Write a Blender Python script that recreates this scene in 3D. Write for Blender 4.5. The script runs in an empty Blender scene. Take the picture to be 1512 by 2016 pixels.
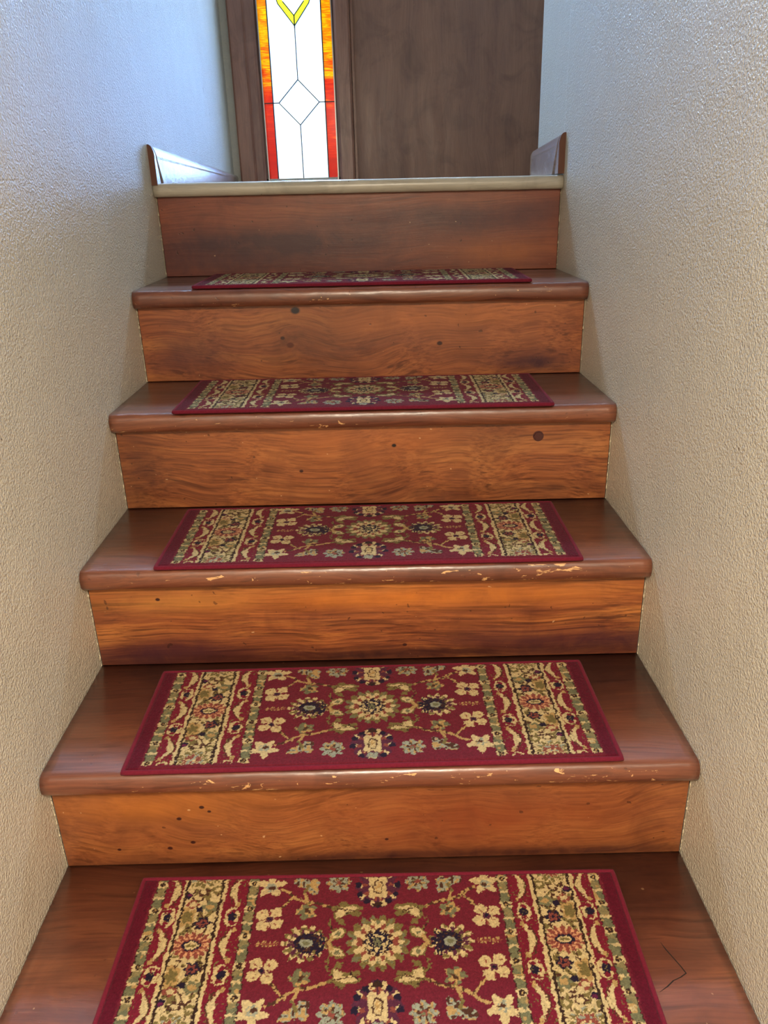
import bpy, bmesh, math, random
import numpy as np
from mathutils import Vector, Matrix

# ---------------------------------------------------------------- camera
scene = bpy.context.scene
COL = scene.collection
cam_d = bpy.data.cameras.new('camera')
cam = bpy.data.objects.new('camera', cam_d)
COL.objects.link(cam)
cam_d.sensor_fit = 'VERTICAL'
cam_d.sensor_height = 36.0
cam_d.lens = 1538.79/2016*36.0
cam_d.clip_start = 0.02
_r = Vector((0.99949258, -0.01634721, -0.02733781))
_u = Vector((0.03148983, 0.37795089, 0.92528996))
_f = Vector((0.00479356, 0.92568131, -0.37827388))
cam.matrix_world = Matrix(((_r.x, _u.x, -_f.x, 0.02562), (_r.y, _u.y, -_f.y, -1.88337),
                           (_r.z, _u.z, -_f.z, -0.02911), (0, 0, 0, 1)))
scene.camera = cam

# ---------------------------------------------------------------- light and exposure
vs = scene.view_settings
vs.view_transform = 'Standard'; vs.look = 'None'; vs.gamma = 1.0; vs.use_curve_mapping = False
vs.exposure = 0.0
world = bpy.data.worlds.new('sky'); scene.world = world
world.use_nodes = True
_bg = world.node_tree.nodes['Background']
_bg.inputs[0].default_value = (0.80, 0.92, 1.0, 1); _bg.inputs[1].default_value = 2.4

def area(name, loc, target, sx, sy, power, color, shape='RECTANGLE', spread=None):
    d = bpy.data.lights.new(name, 'AREA'); d.shape = shape; d.size = sx; d.size_y = sy
    d.energy = power; d.color = color
    if spread: d.spread = spread
    o = bpy.data.objects.new(name, d); COL.objects.link(o); o.location = loc
    o.rotation_euler = (Vector(target)-Vector(loc)).to_track_quat('-Z', 'Y').to_euler()
    return o
YD = 1.35                                   # plane of the front door wall
# daylight that enters by the sidelight beside the door (bright sky through its upper part,
# bluer and weaker below) and by the small light in the door
area('sidelight_daylight', (-0.227, YD+0.13, 1.0), (-0.227, 0, 0.8), 0.25, 1.9, 24, (0.17, 0.43, 1.0))
area('sidelight_sky', (-0.227, YD+0.12, 1.58), (0.0, -1.0, -0.5), 0.22, 0.24, 46, (0.47, 0.72, 1.0))
area('door_light_daylight', (0.40, YD+0.10, 1.62), (0.2, -1.0, -0.4), 0.34, 0.16, 14, (0.60, 0.80, 1.0))
# ceiling lamp above the foot of the stairs, behind the photographer
area('stair_ceiling_light', (0.05, -2.28, 0.53), (0.05, -2.20, -1.0), 0.40, 0.40, 45, (1.0, 0.85, 0.65), 'DISK')

# ---------------------------------------------------------------- materials
def s2l(c):
    c = c/255.0
    return c/12.92 if c <= .04045 else ((c+.055)/1.055)**2.4
def rgb(r, g, b): return (s2l(r), s2l(g), s2l(b), 1)

class NT:
    def __init__(self, name):
        self.m = bpy.data.materials.new(name); self.m.use_nodes = True
        self.t = self.m.node_tree; self.b = self.t.nodes['Principled BSDF']
    def n(self, typ, ins={}, **kw):
        nd = self.t.nodes.new(typ)
        for k, v in kw.items(): setattr(nd, k, v)
        for k, v in ins.items(): self.s(nd, k, v)
        return nd
    def s(self, nd, k, v):
        i = nd.inputs[k]
        if isinstance(v, bpy.types.NodeSocket): self.t.links.new(v, i)
        elif isinstance(v, bpy.types.Node): self.t.links.new(v.outputs[0], i)
        else: i.default_value = v
    def out(self, k, v): self.s(self.b, k, v)
    def coord(self, scale=(1, 1, 1), loc=(0, 0, 0), rnd=True):
        tc = self.n('ShaderNodeTexCoord')
        mp = self.n('ShaderNodeMapping', {'Vector': tc.outputs['Object'], 'Scale': scale, 'Location': loc})
        return mp.outputs[0]
    def noise(self, vec, scale, detail=4, rough=.55, dist=0.0):
        return self.n('ShaderNodeTexNoise', {'Vector': vec, 'Scale': scale, 'Detail': detail, 'Roughness': rough, 'Distortion': dist}).outputs[0]
    def ramp(self, fac, stops, interp='LINEAR'):
        r = self.n('ShaderNodeValToRGB', {'Fac': fac}); cr = r.color_ramp; cr.interpolation = interp
        while len(cr.elements) < len(stops): cr.elements.new(.5)
        for e, (p, c) in zip(cr.elements, stops): e.position = p; e.color = c if len(c) == 4 else tuple(c)+(1,)
        return r.outputs[0]
    def mix(self, fac, a, b, mode='MIX'):
        m = self.n('ShaderNodeMix', data_type='RGBA', blend_type=mode)
        self.s(m, 0, fac); self.s(m, 6, a); self.s(m, 7, b); return m.outputs[2]
    def math(self, op, a, b=0.0, c=None):
        m = self.n('ShaderNodeMath', operation=op); self.s(m, 0, a); self.s(m, 1, b)
        if c is not None: self.s(m, 2, c)
        return m.outputs[0]
    def bump(self, h, strength, dist, normal=None):
        b = self.n('ShaderNodeBump', {'Height': h, 'Strength': strength, 'Distance': dist})
        if normal is not None: self.s(b, 'Normal', normal)
        return b.outputs[0]

W0 = (0, 0, 0, 1); W1 = (1, 1, 1, 1)

def mat_wall():
    k = NT('cream_orange_peel_paint'); v = k.coord()
    tc = k.n('ShaderNodeTexCoord'); sep = k.n('ShaderNodeSeparateXYZ', {'Vector': tc.outputs['Object']})
    c = k.mix(k.noise(v, 2.2, 3), rgb(209, 202, 186), rgb(216, 210, 195))
    sp = k.ramp(k.noise(v, 70, 2), [(.26, W1), (.29, W0)])
    sp = k.math('MULTIPLY', sp, k.ramp(k.noise(v, 3.2, 2), [(.5, W0), (.62, W1)]))
    c = k.mix(sp, c, rgb(120, 100, 75))
    k.out('Base Color', c); k.out('Roughness', k.ramp(k.noise(v, 9, 3), [(.2, (.27,)*3), (.8, (.33,)*3)]))
    n1 = k.n('ShaderNodeTexVoronoi', {'Vector': v, 'Scale': 240.0}, feature='SMOOTH_F1'); k.s(n1, 'Smoothness', 1.0)
    h = k.math('ADD', k.math('MULTIPLY', k.noise(v, 300, 1.5, .4), 1.0), k.math('MULTIPLY', k.noise(v, 620, 2, .5), .35))
    # the roller texture fades out in places where the plaster was troweled smooth
    amp = k.ramp(k.noise(v, 5, 2), [(.3, (.8,)*3), (.6, W1)])
    h = k.math('MULTIPLY', h, amp)
    h2 = k.math('ADD', h, k.math('MULTIPLY', k.ramp(k.noise(v, 60, 2), [(.60, W0), (.9, W1)]), .1))
    h2 = k.math('ADD', h2, k.math('MULTIPLY', k.noise(v, 9, 1), 1.2))
    k.out('Normal', k.bump(h2, 1.0, .0028)); k.out('Specular IOR Level', .75)
    return k.m

def mat_plain(name, col, rough=.5, metal=0.0, coat=0.0):
    k = NT(name); v = k.coord()
    c = k.mix(k.noise(v, 30, 4), col, tuple(x*.86 for x in col[:3])+(1,))
    k.out('Base Color', c); k.out('Roughness', rough); k.out('Metallic', metal); k.out('Coat Weight', coat)
    k.out('Normal', k.bump(k.noise(v, 120, 3), .15, .001)); return k.m

def gauss(k, sep, cx, cz, rx, rz, ax=0, az=2):
    """a soft-edged stain of its own shape in the board's own coordinates"""
    a = k.math('DIVIDE', k.math('SUBTRACT', sep.outputs[ax], cx), rx)
    b = k.math('DIVIDE', k.math('SUBTRACT', sep.outputs[az], cz), rz)
    r = k.math('ADD', k.math('MULTIPLY', a, a), k.math('MULTIPLY', b, b))
    return k.math('POWER', 2.718, k.math('MULTIPLY', r, -1.0))

def mat_wood(name, light, mid, dark, seed, axis='x', stains=(), rough=.30, contrast=1.0, fine=1.0,
             marks=0.5, az=2, vert=False, line=(), swirl=.0, spots=(), chips=None, coat=.35):
    """oiled softwood board with its grain along x; stains = (x, z, rx, rz, amount, colour)"""
    k = NT(name)
    tc = k.n('ShaderNodeTexCoord'); obj = tc.outputs['Object']
    sep = k.n('ShaderNodeSeparateXYZ', {'Vector': obj})
    off = (seed*1.37, seed*.71, seed*2.3)
    base = k.n('ShaderNodeMapping', {'Vector': obj, 'Location': off, 'Rotation': (0, math.pi/2 if vert else 0, 0)}).outputs[0]
    warp = k.n('ShaderNodeTexNoise', {'Vector': base, 'Scale': 3.0, 'Detail': 2.0})
    wv = k.n('ShaderNodeVectorMath', {0: warp.outputs['Color'], 1: (.5, .5, .5)}, operation='SUBTRACT').outputs[0]
    wv = k.n('ShaderNodeVectorMath', {0: wv, 'Scale': .05+swirl}, operation='SCALE').outputs[0]
    pv = k.n('ShaderNodeVectorMath', {0: base, 1: wv}, operation='ADD').outputs[0]
    s1 = k.n('ShaderNodeMapping', {'Vector': pv, 'Scale': (1.0, 14, 14)}).outputs[0]
    s2 = k.n('ShaderNodeMapping', {'Vector': pv, 'Scale': (3.0, 150, 150)}).outputs[0]
    s3 = k.n('ShaderNodeMapping', {'Vector': pv, 'Scale': (1.6, 5, 5)}).outputs[0]
    broad = k.noise(s3, 1.6, 4, .6, .4)
    band = k.noise(s1, 1.5, 6, .66, .35)
    fib = k.noise(s2, 1.6, 5, .65, .3)
    c = k.ramp(k.math('ADD', k.math('MULTIPLY', band, .65), k.math('MULTIPLY', broad, .35)),
               [(.5-.17/contrast, dark), (.5, mid), (.5+.15/contrast, light)])
    c = k.mix(k.math('MULTIPLY', k.ramp(fib, [(.36, W1), (.56, W0)]), .42*fine), c, tuple(x*.42 for x in dark[:3])+(1,))
    c = k.mix(k.math('MULTIPLY', k.ramp(fib, [(.58, W0), (.74, W1)]), .35*fine), c, light)
    # dark short growth lines
    s4 = k.n('ShaderNodeMapping', {'Vector': pv, 'Scale': (2.2, 85, 85)}).outputs[0]
    gl = k.ramp(k.noise(s4, 1.1, 2, .5, .2), [(.62, W0), (.67, W1)])
    c = k.mix(k.math('MULTIPLY', gl, .40*fine), c, tuple(x*.35 for x in dark[:3])+(1,))
    mot = k.noise(base, 9, 4, .6, .8)
    c = k.mix(k.math('MULTIPLY', k.ramp(mot, [(.50, W0), (.72, W1)]), .5), c, tuple(x*.6 for x in dark[:3])+(1,))
    brk = k.math('MULTIPLY_ADD', k.noise(pv, 14, 4, .7, .5), 1.6, .2)
    for (x, z, rx, rz, amt, col) in stains:
        g = gauss(k, sep, x, z, rx, rz, 0, az)
        g = k.n('ShaderNodeClamp', {'Value': k.math('MULTIPLY', k.math('MULTIPLY', g, brk), amt*1.15)}).outputs[0]
        c = k.mix(g, c, col)
    for (x, z, r, col) in spots:
        g = k.ramp(gauss(k, sep, x, z, r, r*.75, 0, az), [(.25, W0), (.6, W1)])
        c = k.mix(g, c, col)
    # pin holes and flecks of old paint
    pin = k.ramp(k.noise(base, 88, 1, .4), [(.765, W0), (.79, W1)])
    c = k.mix(k.math('MULTIPLY', pin, marks), c, rgb(45, 22, 18))
    base2 = k.n('ShaderNodeMapping', {'Vector': base, 'Location': (7, 3, 5), 'Scale': (1, 1.3, 1.3)}).outputs[0]
    flk = k.ramp(k.noise(base2, 95, 1, .4), [(.80, W0), (.82, W1)])
    c = k.mix(k.math('MULTIPLY', flk, marks), c, rgb(222, 180, 135))
    if chips:
        # worn edge of the nosing: lacquer chipped off to pale wood
        z0, z1, amt, seedc = chips
        cv = k.n('ShaderNodeMapping', {'Vector': obj, 'Location': (seedc, 0, 0), 'Scale': (.55, 1.5, 1.5)}).outputs[0]
        cn = k.noise(cv, 62, 5, .66, .8); cl = k.noise(cv, 5, 1)
        hh = k.math('MULTIPLY', k.math('GREATER_THAN', sep.outputs[2], z0), k.math('LESS_THAN', sep.outputs[2], z1))
        hh = k.math('MULTIPLY', hh, k.math('LESS_THAN', sep.outputs[1], .012))
        ch = k.ramp(k.math('ADD', cn, k.math('MULTIPLY', k.math('SUBTRACT', cl, .5), .5)), [(.69-.06*amt, W0), (.705-.06*amt, W1)])
        c = k.mix(k.math('MULTIPLY', ch, hh), c, rgb(222, 172, 118))
    k.out('Base Color', c)
    rr = k.ramp(k.noise(k.n('ShaderNodeMapping', {'Vector': base, 'Scale': (4, 22, 22)}).outputs[0], 1.6, 3), [(.3, (rough*.85,)*3), (.7, (rough*1.3,)*3)])
    k.out('Roughness', rr); k.out('Coat Weight', coat); k.out('Coat Roughness', .27)
    hgt = k.math('ADD', k.math('MULTIPLY', fib, .5), k.math('MULTIPLY', k.noise(base, 22, 3), .8))
    hgt = k.math('SUBTRACT', hgt, k.math('MULTIPLY', pin, .6))
    k.out('Normal', k.bump(hgt, .35, .0012))
    nb = k.bump(k.math('ADD', k.noise(k.n('ShaderNodeMapping', {'Vector': base, 'Scale': (12, 60, 60)}).outputs[0], 1.5, 3), k.noise(base, 30, 3)), .5, .0015); k.out('Coat Normal', nb)
    return k.m

def mat_carpet(name, attr=True, col=None):
    k = NT(name); v = k.coord()
    if attr:
        a = k.n('ShaderNodeAttribute', attribute_name='tuft'); c = a.outputs['Color']
    else: c = k.mix(k.noise(v, 260, 2), col, tuple(x*.6 for x in col[:3])+(1,))
    k.out('Base Color', c); k.out('Roughness', .9); k.out('Specular IOR Level', .08)
    k.out('Sheen Weight', .06); k.out('Sheen Roughness', .45); k.out('Sheen Tint', (1, .75, .8, 1))
    k.out('Normal', k.bump(k.noise(v, 900, 2), .7, .0012)); return k.m

def mat_stained(name, stops, horiz=True):
    """streaky art glass: light from behind shines through in the glass's own colours"""
    k = NT(name); v = k.coord((1, 1, 1)); tc = k.n('ShaderNodeTexCoord')
    sep = k.n('ShaderNodeSeparateXYZ', {'Vector': tc.outputs['Object']})
    st = k.noise(k.n('ShaderNodeMapping', {'Vector': v, 'Scale': (9, 9, 120)}).outputs[0], 1.5, 4, .6, 1.2)
    big = k.noise(k.n('ShaderNodeMapping', {'Vector': v, 'Scale': (5, 5, 9)}).outputs[0], 1.3, 3, .6, .8)
    f = k.math('ADD', k.math('MULTIPLY', sep.outputs[2], 1.0), k.math('ADD', k.math('MULTIPLY', k.math('SUBTRACT', st, .5), .6), k.math('MULTIPLY', k.math('SUBTRACT', big, .5), .75)))
    c = k.ramp(f, stops)
    tr = k.n('ShaderNodeBsdfTranslucent', {'Color': c}); gl = k.n('ShaderNodeBsdfTransparent', {'Color': c})
    mx = k.n('ShaderNodeMixShader', {0: .8, 1: tr.outputs[0], 2: gl.outputs[0]})
    gs = k.n('ShaderNodeBsdfGlossy', {'Roughness': .15}); m2 = k.n('ShaderNodeMixShader', {0: .05, 1: mx.outputs[0], 2: gs.outputs[0]})
    k.s(k.t.nodes['Material Output'], 'Surface', m2.outputs[0]); return k.m

def mat_clear():
    k = NT('clear_seedy_glass'); v = k.coord()
    gl = k.n('ShaderNodeBsdfTransparent', {'Color': (.95, .97, .98, 1)})
    gs = k.n('ShaderNodeBsdfGlossy', {'Roughness': .1, 'Normal': k.bump(k.noise(v, 40, 2), .2, .002)})
    m2 = k.n('ShaderNodeMixShader', {0: .06, 1: gl.outputs[0], 2: gs.outputs[0]})
    k.s(k.t.nodes['Material Output'], 'Surface', m2.outputs[0]); return k.m

MW = mat_wall()
M_CEIL = mat_plain('white_ceiling_paint', rgb(225, 222, 215), .7)
M_LEAD = mat_plain('grey_lead_came', rgb(70, 75, 80), .45, .6)
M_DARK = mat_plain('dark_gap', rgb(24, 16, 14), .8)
M_STEEL = mat_plain('satin_metal', rgb(190, 190, 190), .3, 1.0)
M_FOYER = mat_plain('pale_tile_floor', rgb(150, 140, 125), .35)

# ---------------------------------------------------------------- helpers
def link(name, bm, mat, parent=None, loc=(0, 0, 0), smooth=False):
    me = bpy.data.meshes.new(name); bmesh.ops.recalc_face_normals(bm, faces=bm.faces[:]); bm.to_mesh(me); bm.free()
    for m in (mat if isinstance(mat, (list, tuple)) else [mat]): me.materials.append(m)
    if smooth:
        for p in me.polygons: p.use_smooth = True
    o = bpy.data.objects.new(name, me); COL.objects.link(o); o.location = loc
    if parent: o.parent = parent
    return o
def tag(o, label=None, cat=None, group=None, kind=None):
    if label: o['label'] = label
    if cat: o['category'] = cat
    if group: o['group'] = group
    if kind: o['kind'] = kind
    return o
def empty(name, loc=(0, 0, 0)):
    o = bpy.data.objects.new(name, None); COL.objects.link(o); o.location = loc; o.empty_display_size = .1; return o
def box(bm, x0, x1, y0, y1, z0, z1, bev=0, seg=2):
    b = bmesh.new()
    vs_ = [b.verts.new((x, y, z)) for x in (x0, x1) for y in (y0, y1) for z in (z0, z1)]
    for f in ((0,1,3,2), (4,6,7,5), (0,4,5,1), (2,3,7,6), (0,2,6,4), (1,5,7,3)): b.faces.new([vs_[i] for i in f])
    if bev: bmesh.ops.bevel(b, geom=b.edges[:], offset=bev, segments=seg, profile=.6, affect='EDGES')
    me = bpy.data.meshes.new('t'); b.to_mesh(me); b.free(); bm.from_mesh(me); bpy.data.meshes.remove(me)
def prism(bm, pts, axis, a0, a1):
    """extrude a 2-D outline: axis 'x' -> pts are (y,z); 'y' -> (x,z); 'z' -> (x,y)"""
    def P(p, a): return {'x': (a, p[0], p[1]), 'y': (p[0], a, p[1]), 'z': (p[0], p[1], a)}[axis]
    A = [bm.verts.new(P(p, a0)) for p in pts]; B = [bm.verts.new(P(p, a1)) for p in pts]
    bm.faces.new(A); bm.faces.new(B[::-1])
    for i in range(len(pts)): j = (i+1) % len(pts); bm.faces.new((A[i], A[j], B[j], B[i]))
def bar(bm, p, q, w, t):
    """flat came between two points (x,z) in the glass plane"""
    p = Vector((p[0], 0, p[1])); q = Vector((q[0], 0, q[1])); d = (q-p).normalized(); s = Vector((d.z, 0, -d.x))*w/2
    prism(bm, [(v.x, v.z) for v in (p-s, q-s, q+s, p+s)], 'y', -t/2, t/2)
def struct(name, bm, mat, **k): return tag(link(name, bm, mat, **k), kind='structure')

HW = 0.4579
Yn = [0, -.2727, -.5180, -.7677, -1.0234, -1.276]        # front edge of each nosing
Zt = [0, -.2022, -.3892, -.5787, -.7665, -.9500, -1.139] # top of each tread
OV, TH = .0245, .0345
CEIL = 2.42

# ---------------------------------------------------------------- the shell
SK = -.0050; TI = -.0076            # the flight sits a hair out of square
def skew(o):
    """the whole flight and what stands on it leans by the same hair as the photographed one"""
    for v in o.data.vertices:
        x = v.co.x+o.location.x
        v.co.y += SK*x; v.co.z += TI*x

b = bmesh.new(); box(b, -HW-.12, -HW, -3.6, .018, -2.0, CEIL); struct('wall_left', b, MW)
b = bmesh.new(); prism(b, [(-HW, .018), (-HW, .026), (-.488, YD), (-.62, YD), (-.62, .018)], 'z', -2.0, CEIL); struct('wall_landing_left', b, MW)
b = bmesh.new()
prism(b, [(HW, -3.6), (HW, .020), (.4600, .034), (.4660, .352), (.470, .360), (.58, .362), (.58, -3.6)], 'z', -2.0, CEIL); struct('wall_right', b, MW)
b = bmesh.new(); box(b, .58, 1.9, .242, .362, -.03, CEIL); struct('wall_hall', b, MW)
b = bmesh.new(); box(b, 1.9, 2.0, .242, YD+.2, -.03, CEIL); struct('wall_hall_end', b, MW)
b = bmesh.new(); box(b, -.62, .62, -3.75, -3.6, -2.0, CEIL); struct('wall_back', b, MW)
b = bmesh.new(); box(b, -.75, 2.0, -3.75, YD+.2, CEIL, CEIL+.1); struct('ceiling', b, M_CEIL)
b = bmesh.new(); box(b, -HW, HW, -3.6, -2.0, .56, .70); struct('added_soffit', b, M_CEIL)  # unseen low soffit, added to hold light back from the upper walls
b = bmesh.new(); box(b, -.62, 2.0, .050, YD+.2, -.16, -.008); box(b, -.62, .62, .052, .15, -1.5, -.16); struct('floor', b, M_FOYER)
b = bmesh.new(); box(b, -HW, HW, -1.95, .052, -1.26, -1.139); box(b, -HW, HW, -3.6, -1.95, -1.95, -1.85); box(b, -HW, HW, -1.99, -1.95, -1.90, -1.139); struct('floor_lower', b, M_FOYER)
# front wall around the sidelight (x -.36..-.09) and the door (x -.02...88)
SX0, SX1, SZ0, SZ1 = -.366, -.083, .03, 2.03
DX0, DX1, DZ1 = -.026, .886, 2.05
b = bmesh.new()
box(b, -.62, SX0, YD, YD+.12, -.03, CEIL); box(b, SX0, SX1, YD, YD+.12, SZ1, CEIL); box(b, SX0, SX1, YD, YD+.12, -.03, SZ0)
box(b, SX1, DX0, YD, YD+.12, -.03, CEIL); box(b, DX0, DX1, YD, YD+.12, DZ1, CEIL); box(b, DX1, 1.9, YD, YD+.12, -.03, CEIL)
struct('wall_front', b, MW)

# ---------------------------------------------------------------- sidelight window
BRN_L, BRN_M, BRN_D = rgb(184, 132, 110), rgb(164, 114, 94), rgb(132, 88, 74)
M_CAS = mat_wood('brown_casing_wood', BRN_L, BRN_M, BRN_D, 3, rough=.35, fine=.5, marks=.1, swirl=0, vert=True)
win = tag(empty('window_1', (0, YD, 0)), kind='structure')
def cas_profile(x0, x1, y):          # flat stepped casing seen from above, front towards -y
    w = x1-x0
    return [(x0, y), (x0, y-.016), (x0+.006, y-.020), (x0+w*.55, y-.020), (x0+w*.60, y-.016), (x0+w*.66, y-.018), (x0+w*.9, y-.018), (x1, y-.012), (x1, y)]
b = bmesh.new()
prism(b, cas_profile(-.460, SX0+.002, 0), 'z', -.008, 2.10)
link('window_casing', b, M_CAS, win)
b = bmesh.new()
prism(b, [(SX1-.002, 0), (SX1-.002, -.014), (SX1+.006, -.019), (-.036, -.019), (-.030, -.015), (-.027, 0)], 'z', -.008, 2.10)
link('window_mullion', b, M_CAS, win)
b = bmesh.new(); box(b, -.460, -.027, -.020, 0, 2.03, 2.12, .003); link('window_head', b, M_CAS, win)
# inner sash around the glass
GX0, GX1, GZ0, GZ1 = -.355, -.093, .0, 1.98
b = bmesh.new()
box(b, SX0, GX0+.001, .0, .06, SZ0-.04, SZ1); box(b, GX1-.001, SX1, .0, .06, SZ0-.04, SZ1)
box(b, SX0, SX1, .0, .06, GZ1, SZ1)
box(b, SX0, SX1, .0, .06, -.02, .004)
link('window_sash', b, mat_plain('dark_brown_sash', rgb(105, 70, 62), .35), win)  # plain sash colour, a darker brown than the casing
b = bmesh.new()
for x in (GX0, GX1): box(b, x-.0018, x+.0018, -.004, .0, .004, GZ1)
link('glazing_bead', b, M_STEEL, win)
GY = .020
CZ = .287; HD = .0745; CX = -.2262       # diamond centre height, half height, middle of the glass
AX0, AX1 = -.322, -.130                  # inner edges of the coloured side strips
M_CLR = mat_clear()
b = bmesh.new(); box(b, AX0, AX1, -.002, .002, .004, GZ1); o = link('clear_glass', b, M_CLR, win, (0, GY, 0))
stops = [(.0, (.56,.030,.005,1)), (.18, (.62,.055,.005,1)), (.30, (.70,.12,.005,1)), (.38, (.76,.28,.005,1)), (.46, (.82,.55,.008,1)), (.60, (.74,.24,.005,1)), (.70, (.84,.58,.008,1)), (.9, (.8,.4,.008,1))]
M_AMB = mat_stained('amber_streaky_glass', [(p, c) for p, c in stops])
for n_, (x0, x1) in enumerate(((GX0, AX0), (AX1, GX1))):
    for z0, z1 in ((.004, CZ-.001), (CZ+.001, .96), (.962, GZ1)):
        b = bmesh.new(); box(b, x0, x1, -.0025, .0025, z0, z1)
        tag(link('coloured_glass', b, M_AMB, win, (0, GY, 0)), 'streaky red to amber glass strip')
M_YEL = mat_stained('yellow_glass', [(0, (1.0,.80,.10,1)), (1, (1.0,.86,.14,1))])
b = bmesh.new()
prism(b, [(CX, .531), (CX+.055, .600), (CX+.075, .66), (CX+.055, .66), (CX+.038, .607), (CX, .563)], 'y', -.0035, .0035)
prism(b, [(CX, .531), (CX-.055, .600), (CX-.075, .66), (CX-.055, .66), (CX-.038, .607), (CX, .563)], 'y', -.0035, .0035)
tag(link('yellow_glass', b, M_YEL, win, (0, GY, 0)), 'yellow chevron glass')
b = bmesh.new(); cw = .0032
for x in (AX0, AX1): bar(b, (x, .004), (x, GZ1), .0040, .008)
for x0, x1 in ((GX0, CX-.0745), (CX+.0745, GX1)): bar(b, (x0, CZ), (x1, CZ), cw, .008)
P4 = [(CX, CZ-HD), (CX+.0745, CZ), (CX, CZ+HD), (CX-.0745, CZ)]
for i in range(4): bar(b, P4[i], P4[(i+1) % 4], cw, .008)
bar(b, (CX, .004), (CX, CZ-HD), .0034, .008); bar(b, (CX, CZ+HD), (CX, .535), cw, .008); bar(b, (CX, .525), (CX, .565), .004, .008)
for s in (-1, 1):
    bar(b, (CX, .531), (CX+s*.055, .600), cw, .008); bar(b, (CX, .563), (CX+s*.038, .607), cw, .008)
    bar(b, (CX+s*.055, .600), (CX+s*.075, .66), cw, .008); bar(b, (CX+s*.075, .66), (CX, .74), cw, .008)
bar(b, (CX, .74), (CX, 1.5), cw, .008)
link('lead_came', b, M_LEAD, win, (0, GY, 0))

# ---------------------------------------------------------------- front door
M_DOOR = mat_wood('brown_door_veneer', rgb(176, 130, 106), rgb(156, 112, 92), rgb(130, 92, 80), 9, rough=.42, fine=.35, marks=.12, swirl=.02, contrast=.7, coat=.1, vert=True)
door = tag(empty('door_1', (0, YD, 0)), kind='structure')
b = bmesh.new(); LZ0, LZ1, LX0, LX1 = 1.50, 1.74, .16, .68
box(b, DX0+.004, DX1, .012, .052, .0, LZ0, .002); box(b, DX0+.004, LX0, .012, .052, LZ0, LZ1); box(b, LX1, DX1, .012, .052, LZ0, LZ1); box(b, DX0+.004, DX1, .012, .052, LZ1, DZ1, .002)
link('door_slab', b, M_DOOR, door)
b = bmesh.new(); box(b, -.045, -.018, .0, .118, -.008, DZ1+.02); box(b, DX1-.004, DX1+.03, .03, .118, -.008, DZ1+.02); link('door_jamb', b, M_CAS, door)
b = bmesh.new(); box(b, LX0, LX1, .030, .034, LZ0, LZ1); link('door_glass', b, M_CLR, door)
b = bmesh.new(); box(b, .80, .846, .004, .012, .93, 1.07, .003)
bmesh.ops.create_uvsphere(b, u_segments=20, v_segments=12, radius=.028, matrix=Matrix.Translation((.823, -.04, .98)))
bmesh.ops.create_cone(b, segments=16, radius1=.010, radius2=.010, depth=.05, cap_ends=True, matrix=Matrix.Translation((.823, -.015, .98)) @ Matrix.Rotation(math.pi/2, 4, 'X'))
link('door_handle', b, M_STEEL, door, smooth=False)
b = bmesh.new(); box(b, DX1, DX1+.07, -.018, 0, -.008, 2.10, .002); box(b, -.027, DX1+.07, -.018, 0, DZ1, 2.12, .002); link('door_casing', b, M_CAS, door)

# ---------------------------------------------------------------- staircase
PUR = rgb(74, 36, 42); DK = rgb(60, 28, 24); OR = rgb(196, 112, 52)
RL, RM, RD = rgb(188, 122, 72), rgb(160, 94, 54), rgb(120, 66, 46)
def riser_mat(i):
    st = {
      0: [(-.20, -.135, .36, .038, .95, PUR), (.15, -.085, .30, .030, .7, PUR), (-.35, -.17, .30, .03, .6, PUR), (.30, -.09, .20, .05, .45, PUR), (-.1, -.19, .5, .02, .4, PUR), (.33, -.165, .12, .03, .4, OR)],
      1: [(-.36, -.13, .10, .05, .55, PUR), (-.1, -.10, .12, .09, .45, DK), (.36, -.165, .08, .025, .8, PUR), (.15, -.06, .25, .04, .35, OR)],
      2: [(-.42, -.12, .06, .09, .5, DK), (.22, -.06, .09, .03, .45, DK), (.25, -.17, .25, .015, .35, DK), (.0, -.06, .25, .05, .3, OR)],
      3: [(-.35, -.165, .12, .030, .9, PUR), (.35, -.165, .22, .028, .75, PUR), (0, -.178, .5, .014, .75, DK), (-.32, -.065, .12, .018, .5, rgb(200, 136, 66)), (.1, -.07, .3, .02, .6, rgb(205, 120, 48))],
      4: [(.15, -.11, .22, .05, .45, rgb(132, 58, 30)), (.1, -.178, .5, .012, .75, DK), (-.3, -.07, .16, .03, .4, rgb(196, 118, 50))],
      5: []}[i]
    sp = {0: [], 1: [(-.135, -.045, .010, rgb(36, 24, 34)), (-.15, -.115, .008, rgb(90, 40, 24)), (.16, -.12, .006, DK), (-.165, -.1, .005, DK)],
          2: [(.055, -.075, .0045, rgb(30, 16, 14)), (-.12, -.12, .004, DK)], 3: [(-.345, -.06, .004, DK), (.06, -.16, .004, DK)],
          4: [(-.245, -.075, .004, DK), (-.235, -.083, .003, DK), (-.28, -.095, .004, DK), (-.30, -.15, .004, DK), (-.265, -.14, .004, DK), (-.375, -.15, .003, DK), (.02, -.145, .003, DK)], 5: []}[i]
    LL = {0: (rgb(182, 108, 72), rgb(152, 82, 56), rgb(116, 58, 50)), 1: (rgb(192, 122, 70), rgb(166, 96, 58), rgb(130, 70, 48)),
          2: (RL, RM, RD), 3: (rgb(196, 124, 64), rgb(156, 88, 48), rgb(104, 52, 38)), 4: (rgb(176, 112, 62), rgb(150, 88, 50), rgb(116, 64, 42)), 5: (RL, RM, RD)}[i]
    st = [(x, z+.0, rx, rz, a, c_) for x, z, rx, rz, a, c_ in st]
    return mat_wood('riser_wood', *LL, 11+i*5, stains=st, spots=sp, swirl=(.0, .10, .06, .0, .12, .0)[i],
                    contrast=(.8, 1.0, 1.0, 1.4, .8, 1)[i], fine=(.8, 1.4, 1.5, 1.6, 1.0, 1)[i], marks=.55, rough=.36, coat=.22)
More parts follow.
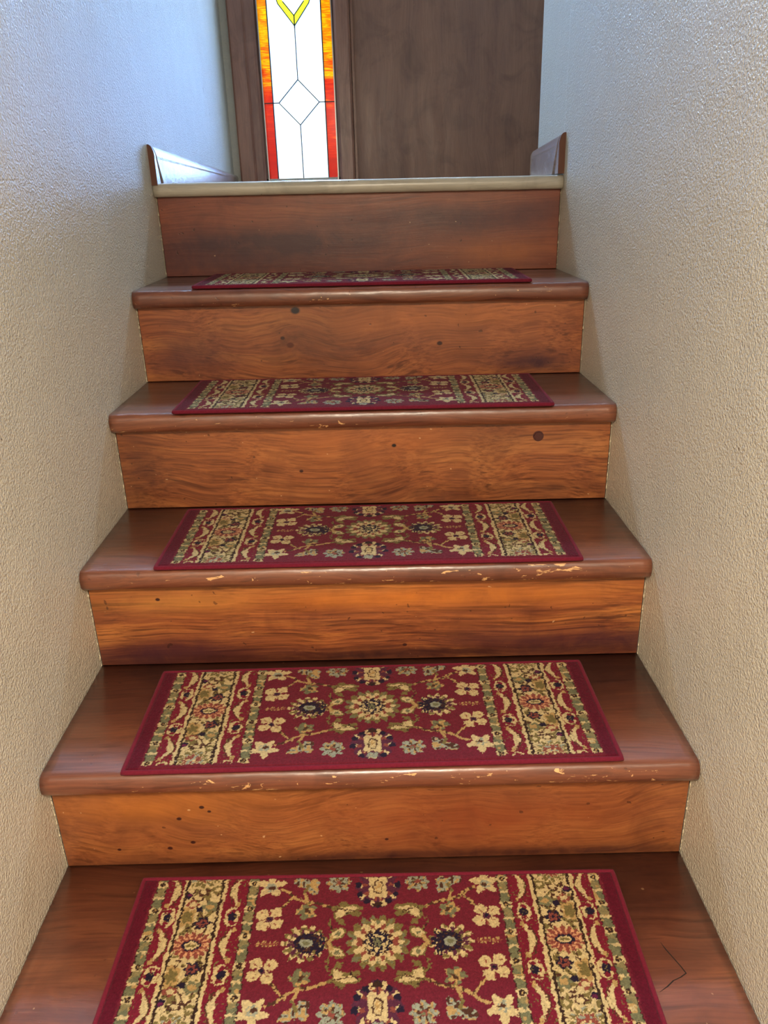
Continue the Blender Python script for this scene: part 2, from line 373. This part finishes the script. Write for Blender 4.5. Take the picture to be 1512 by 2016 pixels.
TL, TM, TD = rgb(152, 92, 62), rgb(124, 71, 51), rgb(96, 53, 44)
def tread_mat(i):
    return mat_wood('tread_wood', TL, TM, TD, 60+i*7, swirl=.02, contrast=.8, fine=.9, marks=.35, rough=.36, az=1,
                    stains=[(-.35+.1*i, .18, .2, .05, .5, DK), (.35, .22, .15, .06, .5, DK)] , chips=(-.034, -.006, (.6, .25, .5, 1.0, 1.2, .8)[i], 3.3*i), coat=.75)

stairs = tag(empty('staircase', (0, Yn[5], Zt[6])), 'worn red-brown wooden staircase between the cream walls', 'staircase')
def part(name, b, mat, loc, lab=None, smooth=False, par=None):
    # loc is in world space; the empty carries only a shift
    o = link(name, b, mat, None, loc, smooth); skew(o)
    p = par or stairs
    base = Vector((0, 0, 0)); q = p
    while q: base += q.location; q = q.parent
    o.parent = p; o.location = Vector(loc)-base
    if lab: o['label'] = lab
    return o
def nosing_outline(depth, th, r_top=.010, r_bot=.013):
    """side view of a tread: y from the front edge backwards, z from the top downwards, rounded front"""
    pts = [(depth, 0)]
    pts.append((r_top+.006, 0))
    n = 14
    for j in range(1, n):
        a = math.pi*j/n
        pts.append((.0125-.0125*math.sin(a)**.85, -th/2+th/2*math.cos(a)))
    pts.append((.018, -th)); pts.append((depth, -th))
    return pts
rr = random.Random(4)
def long_prism(b, pts, x0, x1, n=60, wob=.0004):
    rows = []
    for i in range(n+1):
        x = x0+(x1-x0)*i/n
        dx = [rr.uniform(-wob, wob) for _ in range(2)]
        rows.append([b.verts.new((x, p[0]+(dx[0] if p[0] < .02 else 0), p[1]+(dx[1] if p[0] < .014 else 0))) for p in pts])
    for A, B in zip(rows, rows[1:]):
        for k in range(len(pts)): m = (k+1) % len(pts); b.faces.new((A[k], A[m], B[m], B[k]))
    b.faces.new(rows[0][::-1]); b.faces.new(rows[-1])
M_NOSE = mat_wood('pale_worn_nosing', rgb(214, 206, 190), rgb(196, 187, 170), rgb(170, 160, 144), 31, fine=.35, marks=.8, swirl=.01, rough=.30, contrast=.8, coat=.5)
M_BEAD = mat_plain('cream_paint_bead', rgb(214, 200, 172), .5)
for i in range(6):
    # tread (the landing's is the pale nosing strip)
    depth = (Yn[i-1]+OV-Yn[i]) if i else .09
    b = bmesh.new(); e = .0015
    long_prism(b, nosing_outline(depth+(.01 if i else 0), TH if i else .029), -HW+e, HW-e)
    t = part('tread' if i else 'landing_nosing', b, tread_mat(i) if i else M_NOSE, (0, Yn[i], Zt[i]), None if i else 'pale beige rounded nosing strip', smooth=True)
    # riser below it
    b = bmesh.new(); top = -(TH if i else .029)-.0004
    h = Zt[i+1]-Zt[i]
    box(b, -HW+.0022, HW-.0022, 0, .019, h+.001, top, .0006, 1)
    r_ = part('riser', b, riser_mat(i), (0, Yn[i]+OV, Zt[i]))
    if i == 2:
        b = bmesh.new()
        bmesh.ops.create_cone(b, segments=32, radius1=.0085, radius2=.0075, depth=.004, cap_ends=True, matrix=Matrix.Translation((.3225, -.0008, -.0625)) @ Matrix.Rotation(math.pi/2, 4, 'X'))
        bmesh.ops.create_cone(b, segments=32, radius1=.0100, radius2=.0100, depth=.0012, cap_ends=True, matrix=Matrix.Translation((.3225, 0, -.0625)) @ Matrix.Rotation(math.pi/2, 4, 'X'))
        part('wood_plug', b, mat_plain('dark_plug', rgb(80, 40, 36), .35), (0, Yn[2]+OV, Zt[2]), 'round dark wooden plug', par=r_)
    # ragged bead of cream wall paint down both ends of the riser
    for sd in (-1, 1):
        b = bmesh.new(); n = 46; prev = None
        for j in range(n+1):
            z = h+.001+(top-h-.002)*j/n
            w = max(.0, .0010+.0008*math.sin(j*.9+i)+rr.uniform(-.0012, .0012)) if rr.random() > .3 else .0
            xw = sd*(HW-.0003)
            row = [b.verts.new((xw, -.0004, z)), b.verts.new((xw-sd*(w*.6+.0006), -.0004-w*.55, z)), b.verts.new((xw-sd*.0003, -.0006-w*1.1, z))]
            if prev:
                for q in range(3): m = (q+1) % 3; b.faces.new((prev[q], prev[m], row[m], row[q]))
            prev = row
        part('paint_bead', b, M_BEAD, (0, Yn[i]+OV, Zt[i]), 'ragged cream paint bead', par=r_)

# the forked crack in the lowest tread
def crack(pts, z):
    b = bmesh.new(); prev = None
    for j, (x, y) in enumerate(pts):
        w = .0009*(1 if 0 < j < len(pts)-1 else .25)
        row = [b.verts.new((x-w, y+w*.3, .00015)), b.verts.new((x, y, .0003)), b.verts.new((x+w, y-w*.3, .00015))]
        if prev: b.faces.new((prev[0], prev[1], row[1], row[0])); b.faces.new((prev[1], prev[2], row[2], row[1]))
        prev = row
    return b
ck = crack([(.3767, -1.149+1.276), (.3800, .1165), (.3853, .1044), (.3905, .0925), (.3937, .0827), (.3850, .0775), (.3741, .0731), (.3640, .0655), (.3518, .0584)], 0)
part('surface_crack', ck, M_DARK, (0, Yn[5], Zt[5]), 'dark forked crack', par=[c_ for c_ in stairs.children if c_.name.startswith('tread')][-1])
# ---------------------------------------------------------------- baseboards on the landing
M_BB = mat_wood('glossy_baseboard_wood', rgb(186, 166, 156), rgb(168, 148, 140), rgb(140, 120, 114), 77, fine=.7, marks=.3, swirl=.03, rough=.16, coat=1.0, contrast=1.2)
M_BBE = mat_plain('raw_end_grain', rgb(104, 62, 44), .6)
def bb_profile(h, t=.0145):       # (distance from wall, z): flat face, rounded shoulder running out to the wall
    pts = [(0, 0), (t, 0), (t, h*.66)]
    for j in range(1, 9):
        a = j/8*math.pi/2
        pts.append((t*math.cos(a)**.75+.0008, h*.66+h*.34*math.sin(a)))
    pts[-1] = (0.0006, h); pts.append((0, h)); return pts
def sweep(b, stations, side):
    """stations: (y_face_offset_fn via dict) list of (wall_x, y0_at_bottom, y_at_top, height)"""
    rows = []
    for wx, yb, yt, h in stations:
        rows.append([b.verts.new((wx-side*d, yb+(yt-yb)*min(1, z/h), z)) for d, z in bb_profile(h)])
    n = len(rows[0])
    for A, B in zip(rows, rows[1:]):
        for k in range(n): m = (k+1) % n; b.faces.new((A[k], A[m], B[m], B[k]))
    b.faces.new(rows[0]); b.faces.new(rows[-1][::-1])
def baseboard(name, side, wx0, y_end, wx1, h0, h1, corner):
    root = tag(empty(name, (side*HW, 0, -.001)), kind='structure')
    bx = -side*HW
    def P(nm, b, m, lab=None):
        o = link(nm, b, m, root, (-side*HW, 0, 0)); 
        if lab: o['label'] = lab
        return o
    b = bmesh.new(); L = y_end
    hh = lambda y: h0+(h1-h0)*y/y_end
    wx = lambda y: wx0+(wx1-wx0)*y/y_end
    st = [(wx(.05), .072, .0175, hh(.02))]
    for y in np.linspace(.09, y_end, 14): st.append((wx(y), y, y, hh(y)))
    sweep(b, st, side)
    if corner:     # mitred return round the outside corner
        t = .0145
        rows = []
        for (x, dy) in ((0, 1), (.28, 1)):
            rows.append([b.verts.new((wx1+(-side*d if x == 0 else x), y_end+d, z)) for d, z in bb_profile(h1)])
        n = len(rows[0])
        for k in range(n): m = (k+1) % n; b.faces.new((rows[0][k], rows[0][m], rows[1][m], rows[1][k]))
        b.faces.new(rows[0]); b.faces.new(rows[1][::-1])
    P('long_board', b, M_BB)
    b = bmesh.new(); sweep(b, [(wx0, .007, .007, h0), (wx(.05), .044, .0145, hh(.02))], side); P('return_wedge', b, M_BB, 'short wedge filling the mitre')
    b = bmesh.new(); box(b, *sorted((wx0-side*.0004, wx0-side*.005)), .009, .080, .001, h0*.86); P('gap_shade_strip', b, M_DARK, 'dark strip painted in as the shade of the open mitre')  # dark slab added behind the gap, its colour stands in for shade
    b = bmesh.new(); sweep(b, [(wx0, .0035, .0035, h0), (wx0, .007, .007, h0)], side); P('end_cap', b, M_BBE, 'brown raw end grain')
baseboard('baseboard_left', -1, -HW-.002, YD-.001, -.4875, .0835, .048, False)
baseboard('baseboard_right', 1, HW+.0008, .3600, .4662, .0835, .0640, True)

# ---------------------------------------------------------------- rugs
# ---- rug pattern (numpy) -------------------------------------------------
def rug_pattern(nu, nv, W, D, seed=5):
    """colour (nv,nu,3, display sRGB 0..255) of every tuft; u across the rug, v from the front edge, in mm"""
    rs = np.random.RandomState(seed)
    u = np.linspace(-W/2, W/2, nu); v = np.linspace(0, D, nv)
    U, V = np.meshgrid(u, v)
    def noise(cell):
        gy, gx = int(D/cell)+3, int(W/cell)+3
        g = rs.rand(gy, gx)
        fx = (U+W/2)/cell; fy = V/cell
        ix = fx.astype(int); iy = fy.astype(int); tx = fx-ix; ty = fy-iy
        tx = tx*tx*(3-2*tx); ty = ty*ty*(3-2*ty)
        return (g[iy,ix]*(1-tx)+g[iy,ix+1]*tx)*(1-ty)+(g[iy+1,ix]*(1-tx)+g[iy+1,ix+1]*tx)*ty
    U2 = U+(noise(3)-.5)*3.2+(noise(1.6)-.5)*2.0
    V2 = V+(noise(3)-.5)*3.2+(noise(1.6)-.5)*2.6
    A = np.abs(U2); B = np.abs(V2-134)
    S = np.sign(V2-134)
    C = np.zeros(U.shape+(3,))
    RED=(104,31,45); DRED=(88,18,36); CREAM=(192,170,124); TAN=(170,138,88); OLV=(112,98,58); GRN=(108,106,78)
    GRY=(140,142,124); NAVY=(34,26,44); BRN=(74,46,34); PURP=(82,38,56); ROSE=(128,66,56); DBR=(52,34,28)
    C[:] = RED
    n7 = noise(7); n4 = noise(4); n12 = noise(12); n2 = noise(2.2)
    def put(m, c): C[m] = c
    def pol(cx, cy, rx, ry, rot=0):
        x, y = A-cx, B-cy
        if rot:
            c, s = math.cos(rot), math.sin(rot); x, y = x*c+y*s, -x*s+y*c
        return np.hypot(x/rx, y/ry), np.arctan2(y/ry, x/rx)
    def ell(cx, cy, rx, ry, rot=0): return pol(cx, cy, rx, ry, rot)[0] < 1
    def scal(cx, cy, rx, ry, n, amp=.14, ph=0, rot=0):
        r, t = pol(cx, cy, rx, ry, rot); return r < 1-amp+amp*np.abs(np.cos(n*t/2+ph))*1.6-amp*.3
    def star(cx, cy, rx, ry, n, inner=.5, ph=0):
        r, t = pol(cx, cy, rx, ry); k = np.abs(((t+ph)*n/(2*np.pi)) % 1-.5)*2
        return r < inner+(1-inner)*k
    def seg(pts, w):
        m = np.zeros(A.shape, bool)
        for (x0, y0), (x1, y1) in zip(pts, pts[1:]):
            dx, dy = x1-x0, y1-y0; t = np.clip(((A-x0)*dx+(B-y0)*dy)/(dx*dx+dy*dy+1e-9), 0, 1)
            m |= np.hypot(A-x0-t*dx, B-y0-t*dy) < w
        return m
        # stems
    stem = seg([(136,86),(124,80),(112,70),(96,64),(80,62),(68,56),(56,52)], 2.3)
    put(stem, TAN); put(stem & (n4 > .62), BRN)
    st2 = seg([(118,74),(128,62),(140,50)], 2.0); put(st2, TAN); put(st2 & (n2 > .6), BRN)
    put(seg([(96,64),(99,56)], 2), OLV); put(seg([(98,64),(104,80)], 2), TAN)
    # curls beside the medallion
    halo = seg([(66,0),(57,10)], 3.4)|(seg([(60,18),(66,28),(65,38),(57,47)], 1.8) & (n4 > .35))|scal(42,51,22,11,5,.3,0,.16)|ell(54,44,6,9,.5); put(halo & (n7 > .2), OLV)
    put(halo & (n4 > .78), DBR)
    put(((np.abs(B-(55-(A-26)*.30)) < 1+(A-22)*.24) & (A > 26) & (A < 57)) & ~ell(38,45,7,3.4), CREAM)
    put(seg([(26,56),(36,58),(50,57),(60,52)], 1.6), OLV)
    put(seg([(56,53),(44,51),(32,48)], 1.2) & (n2 > .35), BRN)
    put(ell(53,14,12,7.5,-.5), OLV); put(ell(53,14,9.5,5.5,-.5), CREAM); put(ell(53,14,4,2.4,-.5), GRN)
    put(seg([(66,0),(60,8)], 2.4), TAN)
    put(scal(50,32,7,4.5,4,.3,0,.6), OLV)
    # centre medallion
    put(scal(0,0,41,41,18,.16), OLV); put(scal(0,0,41,41,18,.16) & (n4 > .6), GRN)
    put(scal(0,0,33,33,14,.2), CREAM)
    r, t = pol(0,0,33,33); put((r < .84) & (r > .62) & (np.sin(t*11) > .35), ROSE); put((r < .62) & (r > .5) & (np.sin(t*13+1) > -.1), BRN)
    put(star(0,0,19,19,8,.75), NAVY); put((pol(0,0,19,19)[0] < .8) & (n2 > .5), CREAM)
    put(ell(0,0,7,7), GRN); put(ell(0,0,7,7) & (n2 > .55), NAVY); put(seg([(0,0),(26,0)], 1.4) & (pol(0,0,33,33)[0] > .6), ROSE)
    # dark round flowers left and right
    put(scal(97,0,29,27,13,.22), CREAM); put(scal(97,0,29,27,13,.22) & (n4 > .58), OLV)
    r, t = pol(97,0,29,27); put((r < .78) & (np.sin(t*10) > .2), PURP)
    put((A < 84) & (r < .95) & (n2 > .45), NAVY)
    put(ell(94,0,17,15), NAVY); put(ell(94,0,17,15) & (n2 > .68), BRN); put(ell(95,0,9,6.5), GRY); put(ell(95,0,5,3), GRN)
    # little row of ticks
    put((np.abs(A-147) < 15) & (B < 4.2) & ((A % 5.4) < 3), TAN); put((np.abs(A-147) < 16) & (B < 1.4), ROSE)
    # upper and lower medallions
    put(scal(0,88,31,33,9,.2), PURP)
    r, t = pol(0,88,31,33); put((r > .7) & (r < .98) & (np.sin(t*9+.6) > .45), CREAM); put((r > .5) & (r < .74) & (np.sin(t*8) > .55), ROSE)
    for x, y in ((15,65),(0,58),(25,76),(28,92),(15,113)): put(ell(x,y,4.6,5), NAVY)
    put((B < 63) & ell(0,60,7,5), DBR)
    put(star(0,88,17,25,4,.62,math.pi/4), CREAM); put(ell(0,88,7,12) & ~ell(0,88,5,9.5), BRN); put(ell(0,88,4,8) & (n2 > .4), TAN)
    put(ell(0,113,8,6) & (n2 > .35), GRY)
    # four-petal flowers
    for cx, cy in ((148,38),):
        r, t = pol(cx,cy,21,20); pet = r < .62+.4*np.abs(np.sin(2*t+.35)); put(pet, CREAM)
        put(pet & (r > .35) & (np.abs(np.sin(2*t+.35)) < .28), RED); put(pet & (r > .3) & (r < .75) & (np.abs(np.sin(4*t)) < .3) & (n4 > .45), ROSE)
        put(ell(cx,cy,5.5,5), PURP); put(ell(cx,cy,3,2.6), NAVY)
    # corner stars
    st = star(152,93,22,22,5,.42,.9); put(st, CREAM); put(ell(152,91,8,7) & (n2 > .4), GRY); put(ell(150,90,5,3), BRN)
    # green blobs and leaves
    put(scal(98,49,14,12,5,.3), GRN); put(scal(98,49,14,12,5,.3) & (n4 > .6), TAN); put(ell(97,50,6,2.4,.7), BRN)
    lf = seg([(112,100),(100,94),(90,84)], 7)|ell(112,98,9,6,.6)|ell(90,96,7,9); put(lf, GRY); put(lf & (n4 > .55), TAN); put(lf & (n4 < .3), BRN)
    put(seg([(104,80),(99,92)], 2), OLV)
    put(scal(56,97,17,16,8,.22), GRY); put(scal(56,97,17,16,8,.22) & (n4 > .66), TAN); r, t = pol(56,97,17,16)
    put((r < .6) & (np.sin(t*6) > .3), BRN); put(ell(56,97,4,4), ROSE); put(scal(56,97,17,16,8,.22) & (n2 > .8), GRN)
    # guard stripes
    def guard(c, w):
        g = np.abs(A-c) < w; C[g] = GRN
        ph = ((V2+(A-c)*.9+S*4) % 43)
        C[g & (ph < 15)] = (128,116,80); C[g & (ph > 30)] = (104,104,78); C[g & (n7 > .8)] = TAN
        C[g & (np.abs(A-c) > w-1.6) & (n2 > .3)] = DBR
        k = ((V2-134) % 43)
        kk = np.hypot((A-c)/1., np.minimum(k, 43-k)-12.5)
        C[g & (np.abs(k-12) < 5) & (n4 > .25)] = CREAM
        C[g & (kk < 4.0) & (k < 21)] = DBR; C[g & (kk < 1.4) & (k < 21)] = TAN
        C[g & (np.abs(k-33) < 2.2) & (n4 > .3)] = CREAM
    # red bands with curling blossoms
    def redband(c, w, sg):
        g = np.abs(A-c) < w; C[g] = (112,28,44)
        b = V2-134
        k = (b+43) % 86-43
        s = (A-c)*sg
        cur = np.abs(s-4.5*np.cos(k/9.)) < 2.2+3.4*np.exp(-(k/11.)**2)
        C[g & cur & (np.abs(k) < 23)] = CREAM
        C[g & (np.abs(s-4.5*np.cos(k/9.)-5) < 1.) & (np.abs(k) < 22)] = BRN
        q = 43-np.abs(k)
        fl = np.hypot(s/10., (q-2)/13.); C[g & (fl < 1) & (n4 > .3)] = CREAM
        C[g & (np.hypot((s+1)/6., (q)/6.5) < 1)] = NAVY; C[g & (np.hypot((s+1)/4., (q-9)/3.) < 1)] = (112,28,44)
        C[g & (np.hypot((s+6)/3.2, (np.abs(k)-23)/4.) < 1)] = TAN
        C[g & (n2 > .86)] = OLV
    guard(177, 7.2); guard(308, 7.6)
    redband(200, 15, 1); redband(288, 13, -1)
    # cream main border
    g = np.abs(A-246) < 29
    C[g] = CREAM
    C[g & (n7 > .7)] = OLV; C[g & (n4 > .8)] = BRN
    b = V2-134
    vine = np.abs((A-246)-17*np.sin(b/27.*np.pi/1.6+.6)) < 3.4
    C[g & vine] = OLV; C[g & vine & (n2 > .6)] = DBR
    vine2 = np.abs((A-246)+14*np.sin(b/19.+.4)) < 1.4
    C[g & vine2] = BRN
    def gp(m, c): C[g & m] = c
    gp(scal(262,44,12,15,5,.3), TAN); gp(scal(262,44,8,10,5,.3), OLV); gp(scal(232,60,11,9,5,.3), GRN); gp(ell(232,60,6,4), TAN)
    gp(scal(258,64,9,7,4,.3), ROSE); gp(ell(258,64,5,4), CREAM); gp(ell(246,56,5,4), NAVY); gp(ell(228,88,8,7), OLV); gp(ell(228,88,4,3), CREAM)
    gp(scal(247,84,9,7,5,.3), BRN); gp(ell(247,84,5,3.5), CREAM)
    gp(scal(246,0,29,21,16,.2), CREAM); gp(scal(246,0,27,19.5,16,.2), ROSE); r, t = pol(246,0,27,19.5)
    gp((r > .5) & (r < .85) & (np.sin(t*15) > .3), (196,142,104)); gp(ell(246,0,13,7.5) & ~ell(246,0,10,5), NAVY); gp(ell(246,0,10,5), CREAM); gp(ell(246,0,7,2), OLV)
    gp(scal(238,34,11,9.5,6,.3), NAVY); gp(scal(238,34,7,6,6,.3), ROSE); gp(ell(238,34,3,2.5), NAVY)
    gp(ell(266,79,6.5,6.5), CREAM); gp(ell(266,79,5.4,5.2), NAVY); gp(ell(265,80,3,3), (90,30,60))
    gp(scal(249,113,25,24,12,.18), CREAM); gp(scal(249,113,22,20,12,.25), OLV); gp(scal(249,113,16,14,12,.25), CREAM)
    gp(scal(249,113,14,12,12,.3), ROSE); gp(ell(249,115,8,6) & (n2 > .4), CREAM); gp(scal(249,113,22,20,12,.25) & (n4 > .72), GRY)
    for c0 in (217.5, 274.5):
        C[np.abs(A-c0-(noise(9)-.5)*3) < 2.6] = CREAM
        C[np.abs(A-c0-(noise(9)-.5)*3+(-1 if c0 < 240 else 1)*3.6) < 1.5] = DBR
        sc = np.abs(A-c0-(1 if c0 < 240 else -1)*(3.6+1.6*np.sin(V2/2.6))) < .9
        C[sc] = DBR
    # plain bands: sides, front and back
    edge = A > 318.5; C[edge] = DRED
    fb = (V2 < 13)|(V2 > D-7); C[fb] = RED; C[fb & edge] = DRED
    C *= .96*(1+(noise(2)-.5)*.16+(rs.rand(*U.shape)-.5)*.14)[..., None]
    return np.clip(C, 0, 255)
RW, RD_ = .684, .248
NU, NV = 685, 250
def pile_mesh():
    C = rug_pattern(NU, NV, RW*1000, RD_*1000)
    rs = np.random.RandomState(3)
    us = np.linspace(-RW/2, RW/2, NU); vs_ = np.linspace(0, RD_, NV)
    U, V = np.meshgrid(us, vs_)
    lum = C.mean(2)
    e = np.minimum(np.minimum(U+RW/2, RW/2-U), np.minimum(V, RD_-V))
    bind = .0062
    Z = np.full(U.shape, .0072)+rs.rand(*U.shape)*.0009
    Z -= .0012*(np.clip(1-(e-bind)/.0035, 0, 1))**2
    inner = e > bind
    # keep the tufted field inside the binding
    ii = np.where(inner.any(0))[0]; jj = np.where(inner.any(1))[0]
    u0, u1, v0, v1 = ii[0], ii[-1]+1, jj[0], jj[-1]+1
    U = U[v0:v1, u0:u1]; V = V[v0:v1, u0:u1]; Z = Z[v0:v1, u0:u1]; C = C[v0:v1, u0:u1]
    nv, nu = U.shape
    co = np.stack([U+rs.uniform(-.0002, .0002, U.shape), V+rs.uniform(-.0002, .0002, U.shape), Z], -1).reshape(-1, 3)
    idx = np.arange(nv*nu).reshape(nv, nu)
    F = np.stack([idx[:-1, :-1], idx[:-1, 1:], idx[1:, 1:], idx[1:, :-1]], -1).reshape(-1, 4)
    # skirt down to the backing
    ring = np.concatenate([idx[0, :], idx[1:, -1], idx[-1, -2::-1], idx[-2:0:-1, 0]])
    low = co[ring].copy(); low[:, 2] = .0008
    base = len(co); co = np.concatenate([co, low])
    n = len(ring); k = np.arange(n); k2 = (k+1) % n
    F = np.concatenate([F, np.stack([ring[k2], ring[k], base+k, base+k2], -1)])
    me = bpy.data.meshes.new('rug_pile')
    me.vertices.add(len(co)); me.vertices.foreach_set('co', co.ravel().astype(np.float32))
    me.loops.add(F.size); me.loops.foreach_set('vertex_index', F.ravel().astype(np.int32))
    me.polygons.add(len(F)); me.polygons.foreach_set('loop_start', np.arange(0, F.size, 4, dtype=np.int32))
    me.polygons.foreach_set('loop_total', np.full(len(F), 4, dtype=np.int32))
    me.update(calc_edges=True)
    c = C.reshape(-1, 3)/255.0; c = np.where(c <= .04045, c/12.92, ((c+.055)/1.055)**2.4)
    c = np.concatenate([c, c[ring]]); c = np.concatenate([c, np.ones((len(c), 1))], 1)
    at = me.color_attributes.new('tuft', 'FLOAT_COLOR', 'POINT'); at.data.foreach_set('color', c.ravel().astype(np.float32))
    me.polygons.foreach_set('use_smooth', np.ones(len(F), dtype=bool))
    me.materials.append(mat_carpet('tufted_pile')); me.validate(); return me
def binding_mesh():
    """rounded cord sewn round the rug's edge"""
    b = bmesh.new(); r = random.Random(8)
    hw, d = RW/2-.0032, RD_-.0032
    path = []
    def segp(p, q, n):
        for i in range(n): path.append((p[0]+(q[0]-p[0])*i/n, p[1]+(q[1]-p[1])*i/n))
    segp((-hw, .0032), (hw, .0032), 120); segp((hw, .0032), (hw, d), 44); segp((hw, d), (-hw, d), 120); segp((-hw, d), (-hw, .0032), 44)
    N = len(path); rows = []
    for i, (x, y) in enumerate(path):
        px, py = path[i-1]; qx, qy = path[(i+1) % N]
        t = Vector((qx-px, qy-py, 0)).normalized(); nrm = Vector((t.y, -t.x, 0))
        row = []
        for j in range(10):
            a = 2*math.pi*j/10; rad = .0037+r.uniform(-.00012, .00012)
            row.append(b.verts.new(Vector((x, y, .0042))+nrm*math.cos(a)*rad+Vector((0, 0, math.sin(a)*rad))))
        rows.append(row)
    for i in range(N):
        A, B = rows[i], rows[(i+1) % N]
        for j in range(10): m = (j+1) % 10; b.faces.new((A[j], A[m], B[m], B[j]))
    bmesh.ops.recalc_face_normals(b, faces=b.faces[:])
    me = bpy.data.meshes.new('rug_binding'); b.to_mesh(me); b.free()
    for p in me.polygons: p.use_smooth = True
    me.materials.append(mat_carpet('wine_binding', False, rgb(122, 34, 54))); return me
PILE, BIND = pile_mesh(), binding_mesh()
proto = empty('stair_rug')
pp = bpy.data.objects.new('tufted_pile', PILE); COL.objects.link(pp); pp.parent = proto
pb = bpy.data.objects.new('edge_binding', BIND); COL.objects.link(pb); pb.parent = proto
pb['label'] = 'plain wine-red corded edge'
labels = ['red oriental runner mat on the topmost tread, just below the landing riser',
          'red oriental runner mat on the second tread down, above the riser with the round plug',
          'red oriental runner mat on the third tread down, in the middle of the flight',
          'red oriental runner mat on the fourth tread down, the lowest one seen whole',
          'red oriental runner mat on the lowest tread, its front cut off by the frame']
rug_at = [(.003, -.261, -.010, 1.0), (.001, -.5245, -.007, 1.0), (.0045, -.7675, -.006, 1.0), (.0045, -1.0190, .003, 1.018), (.003, -1.279, -.012, 1.0)]
for k, (x, yf, rz, sc) in enumerate(rug_at):
    if k == 0: r_, ch = proto, [pp, pb]
    else:
        r_ = proto.copy(); COL.objects.link(r_); ch = []
        for c_ in (pp, pb):
            d_ = c_.copy(); COL.objects.link(d_); d_.parent = r_; ch.append(d_)
    r_.location = (x, yf, Zt[k+1]+.0006); r_.rotation_euler = (0, -TI, rz)
    r_.scale = (sc, 1, 1)
    tag(r_, labels[k], 'rug', 'patterned red mats, one on every tread')
